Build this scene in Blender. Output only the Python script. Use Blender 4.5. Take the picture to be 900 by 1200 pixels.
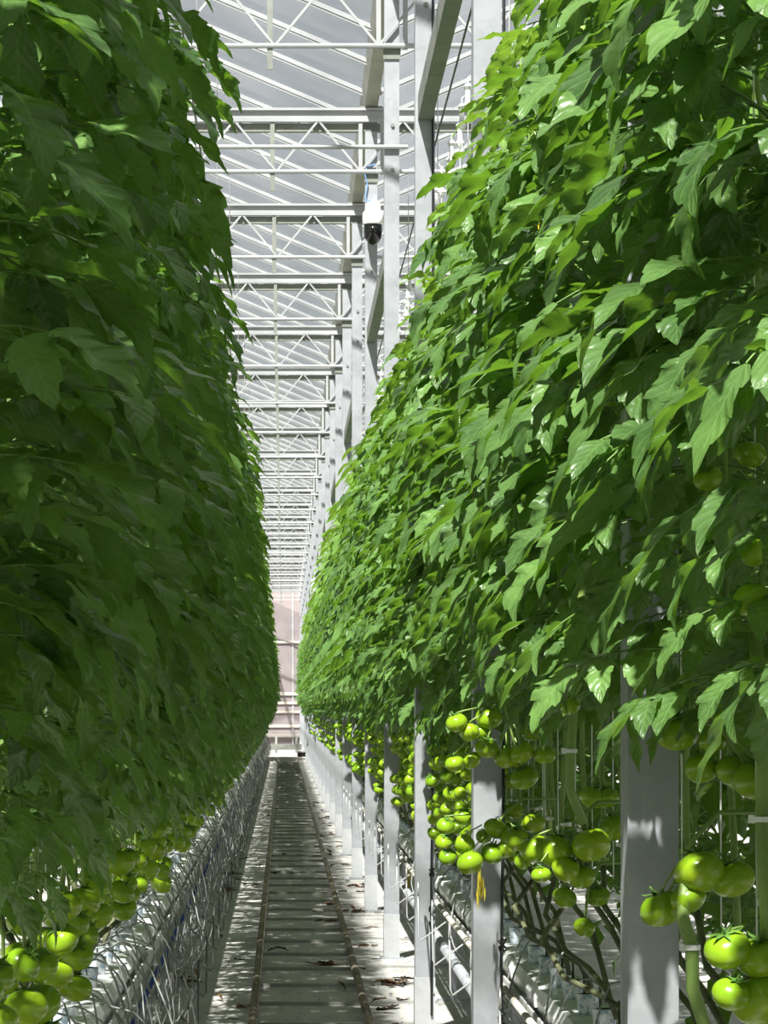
import bpy, math, random
import numpy as np
from mathutils import Vector, Matrix

scene = bpy.context.scene
for o in list(bpy.data.objects):
    bpy.data.objects.remove(o, do_unlink=True)
COL = scene.collection
PI = math.pi

# ------------------------------------------------------------------ camera
F = 3500.0                       # focal length in pixels of the 900x1200 frame
VPX, VPY, EYE = 332.0, 829.0, 1.6
cam_d = bpy.data.cameras.new('camera')
cam = bpy.data.objects.new('camera', cam_d); COL.objects.link(cam)
cam.location = (0, 0, EYE); cam.rotation_euler = (PI/2, 0, 0)
cam_d.sensor_fit = 'VERTICAL'; cam_d.sensor_height = 36; cam_d.sensor_width = 27
cam_d.lens = F/1200*36
cam_d.shift_x = (450-VPX)/1200; cam_d.shift_y = (VPY-600)/1200
cam_d.clip_start = 0.1; cam_d.clip_end = 500
scene.camera = cam

# ------------------------------------------------------------------ light
world = bpy.data.worlds.new('sky'); scene.world = world; world.use_nodes = True
wn = world.node_tree; wn.nodes.clear()
w_out = wn.nodes.new('ShaderNodeOutputWorld'); w_bg = wn.nodes.new('ShaderNodeBackground')
w_sky = wn.nodes.new('ShaderNodeTexSky'); w_sky.sky_type = 'NISHITA'
SUN = Vector((-0.255, -0.70, 1.0)).normalized()
w_sky.sun_disc = False; w_sky.sun_elevation = math.asin(SUN.z); w_sky.sun_rotation = math.atan2(SUN.x, SUN.y)
w_sky.air_density = 1.0; w_sky.dust_density = 3.0; w_sky.ozone_density = 1.0
w_bg.inputs['Strength'].default_value = 0.035
wn.links.new(w_sky.outputs[0], w_bg.inputs[0]); wn.links.new(w_bg.outputs[0], w_out.inputs[0])
sun_d = bpy.data.lights.new('sun', 'SUN'); sun_d.energy = 17.0; sun_d.angle = math.radians(1.2); sun_d.color = (1.0, 0.95, 0.87)
sun = bpy.data.objects.new('sun', sun_d); COL.objects.link(sun)
sun.rotation_euler = SUN.to_track_quat('Z', 'Y').to_euler(); sun.location = (-3, -14, 25)
scene.view_settings.view_transform = 'Standard'; scene.view_settings.look = 'None'
scene.view_settings.gamma = 1; scene.view_settings.use_curve_mapping = False
scene.view_settings.exposure = 0.0
scene.cycles.max_bounces = 8; scene.cycles.transparent_max_bounces = 16

def px(x, y, X=None, Y=None):
    """world point seen at pixel (x, y) of the photograph, at lateral distance X or depth Y"""
    if Y is None: Y = X*F/(x-VPX)
    return Vector(((x-VPX)*Y/F, Y, EYE-(y-VPY)*Y/F))

# ------------------------------------------------------------------ materials
def new_mat(name):
    m = bpy.data.materials.new(name); m.use_nodes = True
    nt = m.node_tree; nt.nodes.clear()
    out = nt.nodes.new('ShaderNodeOutputMaterial')
    return m, nt, out
def N(nt, t, **kw):
    n = nt.nodes.new(t)
    for k, v in kw.items():
        if hasattr(n, k): setattr(n, k, v)
        else: n.inputs[k.replace('_', ' ')].default_value = v
    return n
def L(nt, a, b): nt.links.new(a, b)
def c4(c): return (c[0], c[1], c[2], 1)

def plain(name, col, rough=0.5, metal=0.0, noise=None, scale=8, bump=0.0, spec=0.5, coords='Object', stretch=(1, 1, 1), detail=4, lo=0.35, hi=0.65):
    m, nt, out = new_mat(name)
    p = N(nt, 'ShaderNodeBsdfPrincipled'); p.inputs['Base Color'].default_value = c4(col)
    p.inputs['Roughness'].default_value = rough; p.inputs['Metallic'].default_value = metal
    p.inputs['Specular IOR Level'].default_value = spec
    if noise is not None or bump:
        tc = N(nt, 'ShaderNodeTexCoord'); mp = N(nt, 'ShaderNodeMapping'); mp.inputs['Scale'].default_value = stretch
        L(nt, tc.outputs[coords], mp.inputs[0])
        nz = N(nt, 'ShaderNodeTexNoise'); nz.inputs['Scale'].default_value = scale; nz.inputs['Detail'].default_value = detail
        L(nt, mp.outputs[0], nz.inputs['Vector'])
        if noise is not None:
            r = N(nt, 'ShaderNodeValToRGB'); r.color_ramp.elements[0].position = lo; r.color_ramp.elements[1].position = hi
            r.color_ramp.elements[0].color = c4(noise); r.color_ramp.elements[1].color = c4(col)
            L(nt, nz.outputs[0], r.inputs[0]); L(nt, r.outputs[0], p.inputs['Base Color'])
        if bump:
            b = N(nt, 'ShaderNodeBump'); b.inputs['Strength'].default_value = bump; b.inputs['Distance'].default_value = 0.01
            L(nt, nz.outputs[0], b.inputs['Height']); L(nt, b.outputs[0], p.inputs['Normal'])
    L(nt, p.outputs[0], out.inputs[0])
    return m

def leaf_mat(name, dark, light, trans, tmix=0.3, rough=0.42):
    m, nt, out = new_mat(name)
    uv = N(nt, 'ShaderNodeUVMap'); sep = N(nt, 'ShaderNodeSeparateXYZ'); L(nt, uv.outputs[0], sep.inputs[0])
    # u = across (-1..1 stored as 0..1), v = along
    au = N(nt, 'ShaderNodeMath', operation='SUBTRACT'); L(nt, sep.outputs[0], au.inputs[0]); au.inputs[1].default_value = 0.5
    ab = N(nt, 'ShaderNodeMath', operation='ABSOLUTE'); L(nt, au.outputs[0], ab.inputs[0])
    sh = N(nt, 'ShaderNodeMath', operation='MULTIPLY_ADD'); L(nt, ab.outputs[0], sh.inputs[0]); sh.inputs[1].default_value = -0.45; L(nt, sep.outputs[1], sh.inputs[2])
    ml = N(nt, 'ShaderNodeMath', operation='MULTIPLY'); L(nt, sh.outputs[0], ml.inputs[0]); ml.inputs[1].default_value = 7.0
    pp = N(nt, 'ShaderNodeMath', operation='PINGPONG'); L(nt, ml.outputs[0], pp.inputs[0]); pp.inputs[1].default_value = 0.5
    sv = N(nt, 'ShaderNodeMath', operation='LESS_THAN'); L(nt, pp.outputs[0], sv.inputs[0]); sv.inputs[1].default_value = 0.045
    mr = N(nt, 'ShaderNodeMath', operation='LESS_THAN'); L(nt, ab.outputs[0], mr.inputs[0]); mr.inputs[1].default_value = 0.022
    vein = N(nt, 'ShaderNodeMath', operation='MAXIMUM'); L(nt, sv.outputs[0], vein.inputs[0]); L(nt, mr.outputs[0], vein.inputs[1])
    tc = N(nt, 'ShaderNodeTexCoord'); nz = N(nt, 'ShaderNodeTexNoise'); nz.inputs['Scale'].default_value = 5.0; nz.inputs['Detail'].default_value = 2
    L(nt, tc.outputs['Object'], nz.inputs['Vector'])
    oi = N(nt, 'ShaderNodeObjectInfo')
    av = N(nt, 'ShaderNodeMath', operation='MULTIPLY_ADD'); L(nt, oi.outputs['Random'], av.inputs[0]); av.inputs[1].default_value = 0.5; L(nt, nz.outputs[0], av.inputs[2])
    rp = N(nt, 'ShaderNodeValToRGB'); rp.color_ramp.elements[0].position = 0.35; rp.color_ramp.elements[1].position = 1.15 if False else 1.0
    rp.color_ramp.elements[0].color = c4(dark); rp.color_ramp.elements[1].color = c4(light); L(nt, av.outputs[0], rp.inputs[0])
    mv = N(nt, 'ShaderNodeMixRGB'); L(nt, rp.outputs[0], mv.inputs[1]); mv.inputs[2].default_value = c4([min(1, x*1.5+0.02) for x in light])
    vf = N(nt, 'ShaderNodeMath', operation='MULTIPLY'); L(nt, vein.outputs[0], vf.inputs[0]); vf.inputs[1].default_value = 0.32
    L(nt, vf.outputs[0], mv.inputs[0])
    p = N(nt, 'ShaderNodeBsdfPrincipled'); p.inputs['Roughness'].default_value = rough; p.inputs['Specular IOR Level'].default_value = 0.38
    L(nt, mv.outputs[0], p.inputs['Base Color'])
    bh = N(nt, 'ShaderNodeMath', operation='MULTIPLY_ADD'); L(nt, pp.outputs[0], bh.inputs[0]); bh.inputs[1].default_value = 0.9; nf = N(nt, 'ShaderNodeTexNoise'); nf.inputs['Scale'].default_value = 55; nf.inputs['Detail'].default_value = 2; L(nt, tc.outputs['Object'], nf.inputs['Vector']); L(nt, nf.outputs[0], bh.inputs[2])
    b = N(nt, 'ShaderNodeBump'); b.inputs['Strength'].default_value = 0.6; b.inputs['Distance'].default_value = 0.004
    L(nt, bh.outputs[0], b.inputs['Height']); L(nt, b.outputs[0], p.inputs['Normal'])
    t = N(nt, 'ShaderNodeBsdfTranslucent'); t.inputs[0].default_value = c4(trans)
    mx = N(nt, 'ShaderNodeMixShader'); mx.inputs[0].default_value = tmix
    L(nt, p.outputs[0], mx.inputs[1]); L(nt, t.outputs[0], mx.inputs[2]); L(nt, mx.outputs[0], out.inputs[0])
    return m

def tomato_mat():
    m, nt, out = new_mat('green_tomato')
    tc = N(nt, 'ShaderNodeTexCoord'); sp = N(nt, 'ShaderNodeSeparateXYZ'); L(nt, tc.outputs['Object'], sp.inputs[0])
    nz = N(nt, 'ShaderNodeTexNoise'); nz.inputs['Scale'].default_value = 22; nz.inputs['Detail'].default_value = 3; L(nt, tc.outputs['Object'], nz.inputs['Vector'])
    a = N(nt, 'ShaderNodeMath', operation='MULTIPLY_ADD'); L(nt, sp.outputs[2], a.inputs[0]); a.inputs[1].default_value = 7.0; L(nt, nz.outputs[0], a.inputs[2])
    oi = N(nt, 'ShaderNodeObjectInfo')
    a2 = N(nt, 'ShaderNodeMath', operation='MULTIPLY_ADD'); L(nt, oi.outputs['Random'], a2.inputs[0]); a2.inputs[1].default_value = 0.35; L(nt, a.outputs[0], a2.inputs[2])
    r = N(nt, 'ShaderNodeValToRGB'); r.color_ramp.elements[0].position = 0.2; r.color_ramp.elements[1].position = 1.05
    r.color_ramp.elements[0].color = c4((0.33, 0.48, 0.018)); r.color_ramp.elements[1].color = c4((0.18, 0.33, 0.013))
    L(nt, a2.outputs[0], r.inputs[0])
    p = N(nt, 'ShaderNodeBsdfPrincipled'); p.inputs['Roughness'].default_value = 0.22; p.inputs['Specular IOR Level'].default_value = 0.5
    p.inputs['Subsurface Weight'].default_value = 0.0
    L(nt, r.outputs[0], p.inputs['Base Color'])
    L(nt, p.outputs[0], out.inputs[0])
    return m

def steel(name, lo, hi, scale=3.0, rough=0.5, metal=0.35):
    m, nt, out = new_mat(name)
    tc = N(nt, 'ShaderNodeTexCoord'); v = N(nt, 'ShaderNodeTexVoronoi'); v.inputs['Scale'].default_value = 30
    L(nt, tc.outputs['Object'], v.inputs['Vector'])
    nz = N(nt, 'ShaderNodeTexNoise'); nz.inputs['Scale'].default_value = scale; nz.inputs['Detail'].default_value = 5; L(nt, tc.outputs['Object'], nz.inputs['Vector'])
    ad = N(nt, 'ShaderNodeMath', operation='MULTIPLY_ADD'); L(nt, v.outputs['Color'], ad.inputs[0]); ad.inputs[1].default_value = 0.18; L(nt, nz.outputs[0], ad.inputs[2])
    r = N(nt, 'ShaderNodeValToRGB'); r.color_ramp.elements[0].position = 0.3; r.color_ramp.elements[1].position = 0.8
    r.color_ramp.elements[0].color = c4(lo); r.color_ramp.elements[1].color = c4(hi); L(nt, ad.outputs[0], r.inputs[0])
    p = N(nt, 'ShaderNodeBsdfPrincipled'); p.inputs['Roughness'].default_value = rough; p.inputs['Metallic'].default_value = metal
    L(nt, r.outputs[0], p.inputs['Base Color']); L(nt, p.outputs[0], out.inputs[0])
    return m

def glass_mat(name, clear, tcol, scatter=(0.85, 0.88, 0.92)):
    """hazy horticultural glass: part clear, part scattering"""
    m, nt, out = new_mat(name)
    t = N(nt, 'ShaderNodeBsdfTransparent'); t.inputs[0].default_value = c4(tcol)
    d = N(nt, 'ShaderNodeBsdfTranslucent'); 
    tc = N(nt, 'ShaderNodeTexCoord'); nz = N(nt, 'ShaderNodeTexNoise'); nz.inputs['Scale'].default_value = 1.6; nz.inputs['Detail'].default_value = 6
    L(nt, tc.outputs['Object'], nz.inputs['Vector'])
    r = N(nt, 'ShaderNodeValToRGB'); r.color_ramp.elements[0].position = 0.35; r.color_ramp.elements[1].position = 0.7
    r.color_ramp.elements[0].color = c4([x*0.75 for x in scatter]); r.color_ramp.elements[1].color = c4(scatter)
    L(nt, nz.outputs[0], r.inputs[0]); L(nt, r.outputs[0], d.inputs[0])
    g = N(nt, 'ShaderNodeBsdfGlossy'); g.inputs['Roughness'].default_value = 0.12; g.inputs[0].default_value = (0.9, 0.9, 0.9, 1)
    m1 = N(nt, 'ShaderNodeMixShader'); m1.inputs[0].default_value = 1-clear
    L(nt, t.outputs[0], m1.inputs[1]); L(nt, d.outputs[0], m1.inputs[2])
    m2 = N(nt, 'ShaderNodeMixShader'); m2.inputs[0].default_value = 0.08
    L(nt, m1.outputs[0], m2.inputs[1]); L(nt, g.outputs[0], m2.inputs[2]); L(nt, m2.outputs[0], out.inputs[0])
    return m

def floor_mat():
    m, nt, out = new_mat('white_ground_cover')
    tc = N(nt, 'ShaderNodeTexCoord')
    mp = N(nt, 'ShaderNodeMapping'); mp.inputs['Scale'].default_value = (3.0, 0.8, 1); L(nt, tc.outputs['Object'], mp.inputs[0])
    n1 = N(nt, 'ShaderNodeTexNoise'); n1.inputs['Scale'].default_value = 1.2; n1.inputs['Detail'].default_value = 8; n1.inputs['Roughness'].default_value = 0.65; L(nt, mp.outputs[0], n1.inputs['Vector'])
    r1 = N(nt, 'ShaderNodeValToRGB'); r1.color_ramp.elements[0].position = 0.3; r1.color_ramp.elements[1].position = 0.62
    r1.color_ramp.elements[0].color = (0.34, 0.325, 0.30, 1); r1.color_ramp.elements[1].color = (0.54, 0.53, 0.51, 1); L(nt, n1.outputs[0], r1.inputs[0])
    n2 = N(nt, 'ShaderNodeTexNoise'); n2.inputs['Scale'].default_value = 9; n2.inputs['Detail'].default_value = 6; L(nt, mp.outputs[0], n2.inputs['Vector'])
    r2 = N(nt, 'ShaderNodeValToRGB'); r2.color_ramp.elements[0].position = 0.30; r2.color_ramp.elements[1].position = 0.40
    r2.color_ramp.elements[0].color = (0.35, 0.32, 0.27, 1); r2.color_ramp.elements[1].color = (1, 1, 1, 1); L(nt, n2.outputs[0], r2.inputs[0])
    mu = N(nt, 'ShaderNodeMixRGB', blend_type='MULTIPLY'); mu.inputs[0].default_value = 0.8; L(nt, r1.outputs[0], mu.inputs[1]); L(nt, r2.outputs[0], mu.inputs[2])
    # marker threads woven in along the aisle, every 0.2 m
    sp = N(nt, 'ShaderNodeSeparateXYZ'); L(nt, tc.outputs['Object'], sp.inputs[0])
    ml = N(nt, 'ShaderNodeMath', operation='MULTIPLY'); L(nt, sp.outputs[0], ml.inputs[0]); ml.inputs[1].default_value = 5.0
    pg = N(nt, 'ShaderNodeMath', operation='PINGPONG'); L(nt, ml.outputs[0], pg.inputs[0]); pg.inputs[1].default_value = 0.5
    lt = N(nt, 'ShaderNodeMath', operation='LESS_THAN'); L(nt, pg.outputs[0], lt.inputs[0]); lt.inputs[1].default_value = 0.012
    lf = N(nt, 'ShaderNodeMath', operation='MULTIPLY'); L(nt, lt.outputs[0], lf.inputs[0]); lf.inputs[1].default_value = 0.45
    mt = N(nt, 'ShaderNodeMixRGB'); L(nt, lf.outputs[0], mt.inputs[0]); L(nt, mu.outputs[0], mt.inputs[1]); mt.inputs[2].default_value = (0.25, 0.33, 0.42, 1)
    p = N(nt, 'ShaderNodeBsdfPrincipled'); p.inputs['Roughness'].default_value = 0.7; p.inputs['Specular IOR Level'].default_value = 0.25
    L(nt, mt.outputs[0], p.inputs['Base Color'])
    b = N(nt, 'ShaderNodeBump'); b.inputs['Strength'].default_value = 0.4; b.inputs['Distance'].default_value = 0.02; L(nt, n1.outputs[0], b.inputs['Height']); L(nt, b.outputs[0], p.inputs['Normal'])
    L(nt, p.outputs[0], out.inputs[0])
    return m

M = {
 'leaf': leaf_mat('tomato_leaf', (0.030, 0.070, 0.022), (0.138, 0.256, 0.066), (0.23, 0.47, 0.03), 0.28, 0.37),
 'young': leaf_mat('young_tomato_leaf', (0.060, 0.130, 0.026), (0.190, 0.340, 0.070), (0.30, 0.52, 0.04), 0.32, 0.40),
 'rachis': plain('leaf_stalk', (0.16, 0.28, 0.06), 0.5, noise=(0.09, 0.17, 0.03), scale=20),
 'stem': plain('green_stem', (0.28, 0.40, 0.10), 0.5, noise=(0.16, 0.26, 0.06), scale=6),
 'oldstem': plain('old_stem', (0.17, 0.18, 0.09), 0.7, noise=(0.07, 0.075, 0.035), scale=9),
 'tomato': tomato_mat(),
 'calyx': plain('calyx', (0.10, 0.22, 0.03), 0.6),
 'steel': steel('galvanized_steel', (0.27, 0.285, 0.31), (0.42, 0.435, 0.46)),
 'steel_foot': steel('dull_steel', (0.36, 0.37, 0.38), (0.52, 0.53, 0.54), rough=0.6),
 'steel_dark': steel('weathered_steel', (0.16, 0.17, 0.15), (0.28, 0.29, 0.26), rough=0.6),
 'alu': plain('white_aluminium', (0.42, 0.43, 0.44), 0.45, metal=0.1, noise=(0.33, 0.34, 0.35), scale=2),
 'rail': plain('rail_pipe_steel', (0.30, 0.26, 0.21), 0.45, metal=0.4, noise=(0.16, 0.135, 0.105), scale=5, stretch=(1, .3, 1)),
 'sleeper': plain('sleeper_steel', (0.36, 0.36, 0.33), 0.6, metal=0.2, noise=(0.24, 0.24, 0.22), scale=6),
 'glass': glass_mat('hazy_roof_glass', 0.935, (0.93, 0.95, 0.96)),
 'wallglass': glass_mat('hazy_wall_glass', 0.25, (0.85, 0.88, 0.9), (0.6, 0.62, 0.62)),
 'floor': floor_mat(),
 'slab': plain('white_film', (0.82, 0.82, 0.83), 0.35, noise=(0.68, 0.69, 0.70), scale=6, bump=0.5),
 'pot': plain('printed_pot_film', (0.70, 0.75, 0.80), 0.4, noise=(0.30, 0.42, 0.52), scale=45, lo=0.42, hi=0.5),
 'plug': plain('dark_plug', (0.05, 0.045, 0.035), 0.9),
 'gutter': plain('coated_gutter', (0.62, 0.63, 0.62), 0.45, noise=(0.48, 0.48, 0.46), scale=3),
 'tube': plain('grey_drip_tube', (0.33, 0.35, 0.33), 0.55, noise=(0.22, 0.24, 0.22), scale=4),
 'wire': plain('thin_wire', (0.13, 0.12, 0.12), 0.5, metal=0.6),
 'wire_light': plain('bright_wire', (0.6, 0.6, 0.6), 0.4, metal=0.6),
 'blue': plain('blue_hose', (0.03, 0.07, 0.38), 0.4),
 'twine': plain('white_twine', (0.80, 0.80, 0.78), 0.7),
 'white': plain('white_plastic', (0.85, 0.85, 0.85), 0.35),
 'black': plain('black_gloss', (0.012, 0.012, 0.013), 0.12),
 'dead': plain('dead_leaf', (0.17, 0.075, 0.022), 0.85, noise=(0.05, 0.028, 0.012), scale=18),
 'dead_dark': plain('dark_dead_leaf', (0.045, 0.032, 0.02), 0.85, noise=(0.02, 0.016, 0.012), scale=18),
 'dead_orange': plain('orange_dead_leaf', (0.36, 0.15, 0.035), 0.85, noise=(0.15, 0.06, 0.02), scale=14),
 'yellow': plain('yellowed_leaf', (0.62, 0.50, 0.03), 0.6, noise=(0.40, 0.34, 0.04), scale=20),
 'flower': plain('yellow_petal', (0.80, 0.60, 0.03), 0.5),
 'concrete': plain('concrete', (0.48, 0.46, 0.43), 0.8, noise=(0.36, 0.34, 0.32), scale=1.5),
 'mauve': plain('mauve_screen', (0.25, 0.215, 0.22), 0.7, noise=(0.21, 0.18, 0.185), scale=2),
 'creamrail': plain('cream_rail', (0.46, 0.44, 0.39), 0.5),
 'beige': plain('gutter_aluminium', (0.34, 0.33, 0.28), 0.45, metal=0.2, noise=(0.22, 0.215, 0.18), scale=1.5),
}

# ------------------------------------------------------------------ mesh helpers
class MB:
    """collects shapes; build() links them as one mesh object"""
    def __init__(s): s.v = []; s.f = []; s.m = []; s.uv = None
    def box(s, lo, hi, m=0):
        (a, b, c), (d, e, f) = lo, hi; k = len(s.v)
        s.v += [(a, b, c), (d, b, c), (d, e, c), (a, e, c), (a, b, f), (d, b, f), (d, e, f), (a, e, f)]
        s.f += [(k, k+3, k+2, k+1), (k+4, k+5, k+6, k+7), (k, k+1, k+5, k+4), (k+1, k+2, k+6, k+5), (k+2, k+3, k+7, k+6), (k+3, k, k+4, k+7)]
        s.m += [m]*6; return s
    def tube(s, pts, r, n=6, m=0, cap=True):
        pts = [Vector(p) for p in pts]; rs = r if isinstance(r, (list, tuple)) else [r]*len(pts)
        k = len(s.v); prev = None
        for i, p in enumerate(pts):
            t = (pts[min(i+1, len(pts)-1)]-pts[max(i-1, 0)])
            t = t.normalized() if t.length > 1e-9 else Vector((0, 0, 1))
            if prev is None:
                a = t.cross(Vector((0, 0, 1)));
                if a.length < 0.05: a = t.cross(Vector((1, 0, 0)))
            else: a = prev-t*prev.dot(t)
            a.normalize(); b = t.cross(a); prev = a
            for j in range(n):
                w = 2*PI*j/n; q = p+(a*math.cos(w)+b*math.sin(w))*rs[i]; s.v.append(tuple(q))
        for i in range(len(pts)-1):
            for j in range(n):
                s.f.append((k+i*n+j, k+i*n+(j+1) % n, k+(i+1)*n+(j+1) % n, k+(i+1)*n+j)); s.m.append(m)
        if cap:
            s.f.append(tuple(k+j for j in range(n))[::-1]); s.m.append(m)
            e = k+(len(pts)-1)*n; s.f.append(tuple(e+j for j in range(n))); s.m.append(m)
        return s
    def beam(s, a, b, w, h, m=0):
        """square bar from a to b"""
        a, b = Vector(a), Vector(b); t = (b-a).normalized()
        u = t.cross(Vector((0, 0, 1)))
        if u.length < 0.02: u = Vector((1, 0, 0))
        u.normalize(); v = u.cross(t); k = len(s.v)
        for p in (a, b):
            for x, y in ((-1, -1), (1, -1), (1, 1), (-1, 1)): s.v.append(tuple(p+u*x*w/2+v*y*h/2))
        s.f += [(k, k+1, k+2, k+3), (k+7, k+6, k+5, k+4)]+[(k+j, k+4+j, k+4+(j+1) % 4, k+(j+1) % 4) for j in range(4)]
        s.m += [m]*6; return s
    def lathe(s, prof, c=(0, 0, 0), n=12, m=0, axis='z'):
        k = len(s.v)
        for r, z in prof:
            for j in range(n):
                w = 2*PI*j/n; x, y = r*math.cos(w), r*math.sin(w)
                s.v.append((c[0]+x, c[1]+y, c[2]+z) if axis == 'z' else (c[0]+x, c[1]+z, c[2]+y))
        for i in range(len(prof)-1):
            for j in range(n):
                s.f.append((k+i*n+j, k+i*n+(j+1) % n, k+(i+1)*n+(j+1) % n, k+(i+1)*n+j)); s.m.append(m)
        return s
    def mesh(s, name, mats, smooth=False):
        me = bpy.data.meshes.new(name); me.from_pydata(s.v, [], s.f)
        for x in mats: me.materials.append(x)
        if len(mats) > 1: me.polygons.foreach_set('material_index', s.m)
        if smooth: me.polygons.foreach_set('use_smooth', [True]*len(s.f))
        me.update(); return me
def link(name, data, parent=None, loc=None, rot=None, scale=None):
    o = bpy.data.objects.new(name, data); COL.objects.link(o)
    if parent is not None: o.parent = parent
    if loc is not None: o.location = loc
    if rot is not None: o.rotation_euler = rot
    if scale is not None: o.scale = (scale,)*3 if isinstance(scale, (int, float)) else scale
    return o
def tag(o, label, cat, group=None, kind=None):
    o['label'] = label; o['category'] = cat
    if group: o['group'] = group
    if kind: o['kind'] = kind
    return o
def empty(name, loc, label, cat, group=None):
    o = link(name, None, loc=loc); o.empty_display_size = 0.05
    return tag(o, label, cat, group)
def struct(name, me, label=None, parent=None):
    o = link(name, me, parent)
    if parent is None: o['kind'] = 'structure'
    if label: o['label'] = label
    return o
ONES = 'first second third fourth fifth sixth seventh eighth ninth tenth eleventh twelfth thirteenth fourteenth fifteenth sixteenth seventeenth eighteenth nineteenth twentieth'.split()
def ordinal(i):
    """1 -> first ..."""
    if i <= 20: return ONES[i-1]
    t = {2: 'twenty', 3: 'thirty', 4: 'forty', 5: 'fifty', 6: 'sixty', 7: 'seventy', 8: 'eighty', 9: 'ninety'}
    if i % 10 == 0: return t[i//10][:-1]+'ieth'
    return t[i//10]+'-'+ONES[i % 10-1]

# ------------------------------------------------------------------ measures of the place
BAY, POST0, NPOST = 4.45, 5.64, 26
POSTX, CHORD, TUBEZ = 0.69, 6.25, 5.80
GUT_R, GUT_L = 0.93, -0.66            # lines of the two growing gutters
SLAB_TOP = 0.68
ROW_END, RAIL_END, WALL_Y = 92.0, 86.0, 121.0
LRAIL, RRAIL = -0.151, 0.423
posts_y = [5.57]+[POST0+BAY*k for k in range(1, NPOST)]
def where(y):
    """place along the aisle, counted in grey posts"""
    k = sum(1 for p in posts_y if p <= y)
    if k == 0: return 0, 'before the first grey post'
    return k, 'past the %s grey post' % ordinal(k)

# ------------------------------------------------------------------ setting
fl = MB().box((-12, -6, -0.06), (14, WALL_Y+1, 0.0)); struct('floor', fl.mesh('floor', [M['floor']]), 'white woven ground cover with debris')

# far end wall: mauve screen panels between pale rails
wb = struct('wall_back', MB().box((-12, WALL_Y+.1, 0), (14, WALL_Y+.2, 7.6)).mesh('wall_back', [M['mauve']]), 'mauve screened far end wall')
for i in range(14):
    x = -9.36+1.5*i
    struct('panel', MB().box((x-0.72, WALL_Y+0.03, 0.4), (x+0.72, WALL_Y+0.1, 6.3)).mesh('panel', [M['mauve']]), parent=wb)
    struct('mullion', MB().box((x-0.78, WALL_Y, 0), (x-0.72, WALL_Y+0.1, 6.5)).mesh('mullion', [M['alu']]), parent=wb)
for z, h in ((6.45, .12), (4.25, .10), (2.15, .13), (1.78, .10), (1.42, .10), (0.85, .12), (0.45, .12)):
    struct('wall_rail', MB().box((-12, WALL_Y-0.04, z-h/2), (14, WALL_Y+0.03, z+h/2)).mesh('wall_rail', [M['creamrail']]), parent=wb)
for nm, x in (('wall_left', -12.1), ('wall_right', 14.0)):
    w = struct(nm, MB().box((x, -6, 0), (x+0.1, WALL_Y, 6.4)).mesh(nm, [M['wallglass']]))
w = struct('wall_front', MB().box((-12, -6.1, 0), (14, -6, 6.4)).mesh('wall_front', [M['wallglass']]))

# roof: gutters, glazing bars and panes over two spans; the rest of the roof joined
ceil = link('ceiling', None); ceil['kind'] = 'structure'; ceil['label'] = 'pitched glass roof on white bars'
GZ, RZ, HALF = 6.45, 7.27, 2.0
SP = BAY/4
Y0R = POST0-3*BAY
nrow = int((WALL_Y-Y0R)/SP)
slopes = [(POSTX, -1), (POSTX, 1), (POSTX-4, 1), (POSTX+4, -1), (POSTX-4, -1), (POSTX+4, 1), (POSTX-8, 1), (POSTX+8, -1), (POSTX-8, -1), (POSTX+8, 1)]
def slope_pt(gx, sgn, t): return (gx+sgn*(0.05+t*(HALF-0.05)), GZ+t*(RZ-GZ))
def pane_mb(mb, gx, sgn, y, w):
    (xa, za), (xb, zb) = slope_pt(gx, sgn, 0.0), slope_pt(gx, sgn, 1.0); k = len(mb.v); th = 0.006
    for dz in (0, th):
        mb.v += [(xa, y, za+dz), (xb, y, zb+dz), (xb, y+w, zb+dz), (xa, y+w, za+dz)]
    mb.f += [(k, k+1, k+2, k+3), (k+7, k+6, k+5, k+4)]+[(k+(j+1) % 4, k+j, k+4+j, k+4+(j+1) % 4) for j in range(4)]; mb.m += [0]*6
    return mb
rest_p, rest_b = MB(), MB()
pane_me, bar_me = {}, {}
for si, (gx, sgn) in enumerate(slopes):
    if si < 2:
        pane_me[si] = pane_mb(MB(), gx, sgn, 0, SP).mesh('pane', [M['glass']])
        (xa, za), (xb, zb) = slope_pt(gx, sgn, 0), slope_pt(gx, sgn, 1)
        b = MB().beam((xa, 0, za-.02), (xb, 0, zb-.02), 0.026, 0.032); b.beam((xa, 0, za-.045), (xb, 0, zb-.045), 0.012, 0.018)
        bar_me[si] = b.mesh('glazing_bar', [M['alu']])
    for i in range(nrow):
        y = Y0R+i*SP
        if si < 2 and 16 < y < 96:
            link('pane', pane_me[si], ceil, (0, y, 0)); link('glazing_bar', bar_me[si], ceil, (0, y, 0))
        else:
            pane_mb(rest_p, gx, sgn, y, SP)
            (xa, za), (xb, zb) = slope_pt(gx, sgn, 0), slope_pt(gx, sgn, 1); rest_b.beam((xa, y, za-.03), (xb, y, zb-.03), 0.035, 0.06)
o = link('outer_glazing', rest_p.mesh('outer_glazing', [M['glass']]), ceil); o['kind'] = 'stuff'
o = link('outer_glazing_bars', rest_b.mesh('outer_glazing_bars', [M['alu']]), ceil); o['kind'] = 'stuff'
for gx in (POSTX-8, POSTX-4, POSTX, POSTX+4, POSTX+8):
    g = MB(); z = GZ-0.14
    pr = [(-.075, .15), (-.05, 0), (.05, 0), (.075, .15), (.065, .15), (.042, .015), (-.042, .015), (-.065, .15)]
    k = 0
    for y in (Y0R, WALL_Y):
        g.v += [(gx+a, y, z+b) for a, b in pr]
    g.f += [tuple(range(8))[::-1], tuple(range(8, 16))]+[(j, (j+1) % 8, 8+(j+1) % 8, 8+j) for j in range(8)]; g.m += [0]*10
    link('roof_gutter', g.mesh('roof_gutter', [M['beige']]), ceil)
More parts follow.
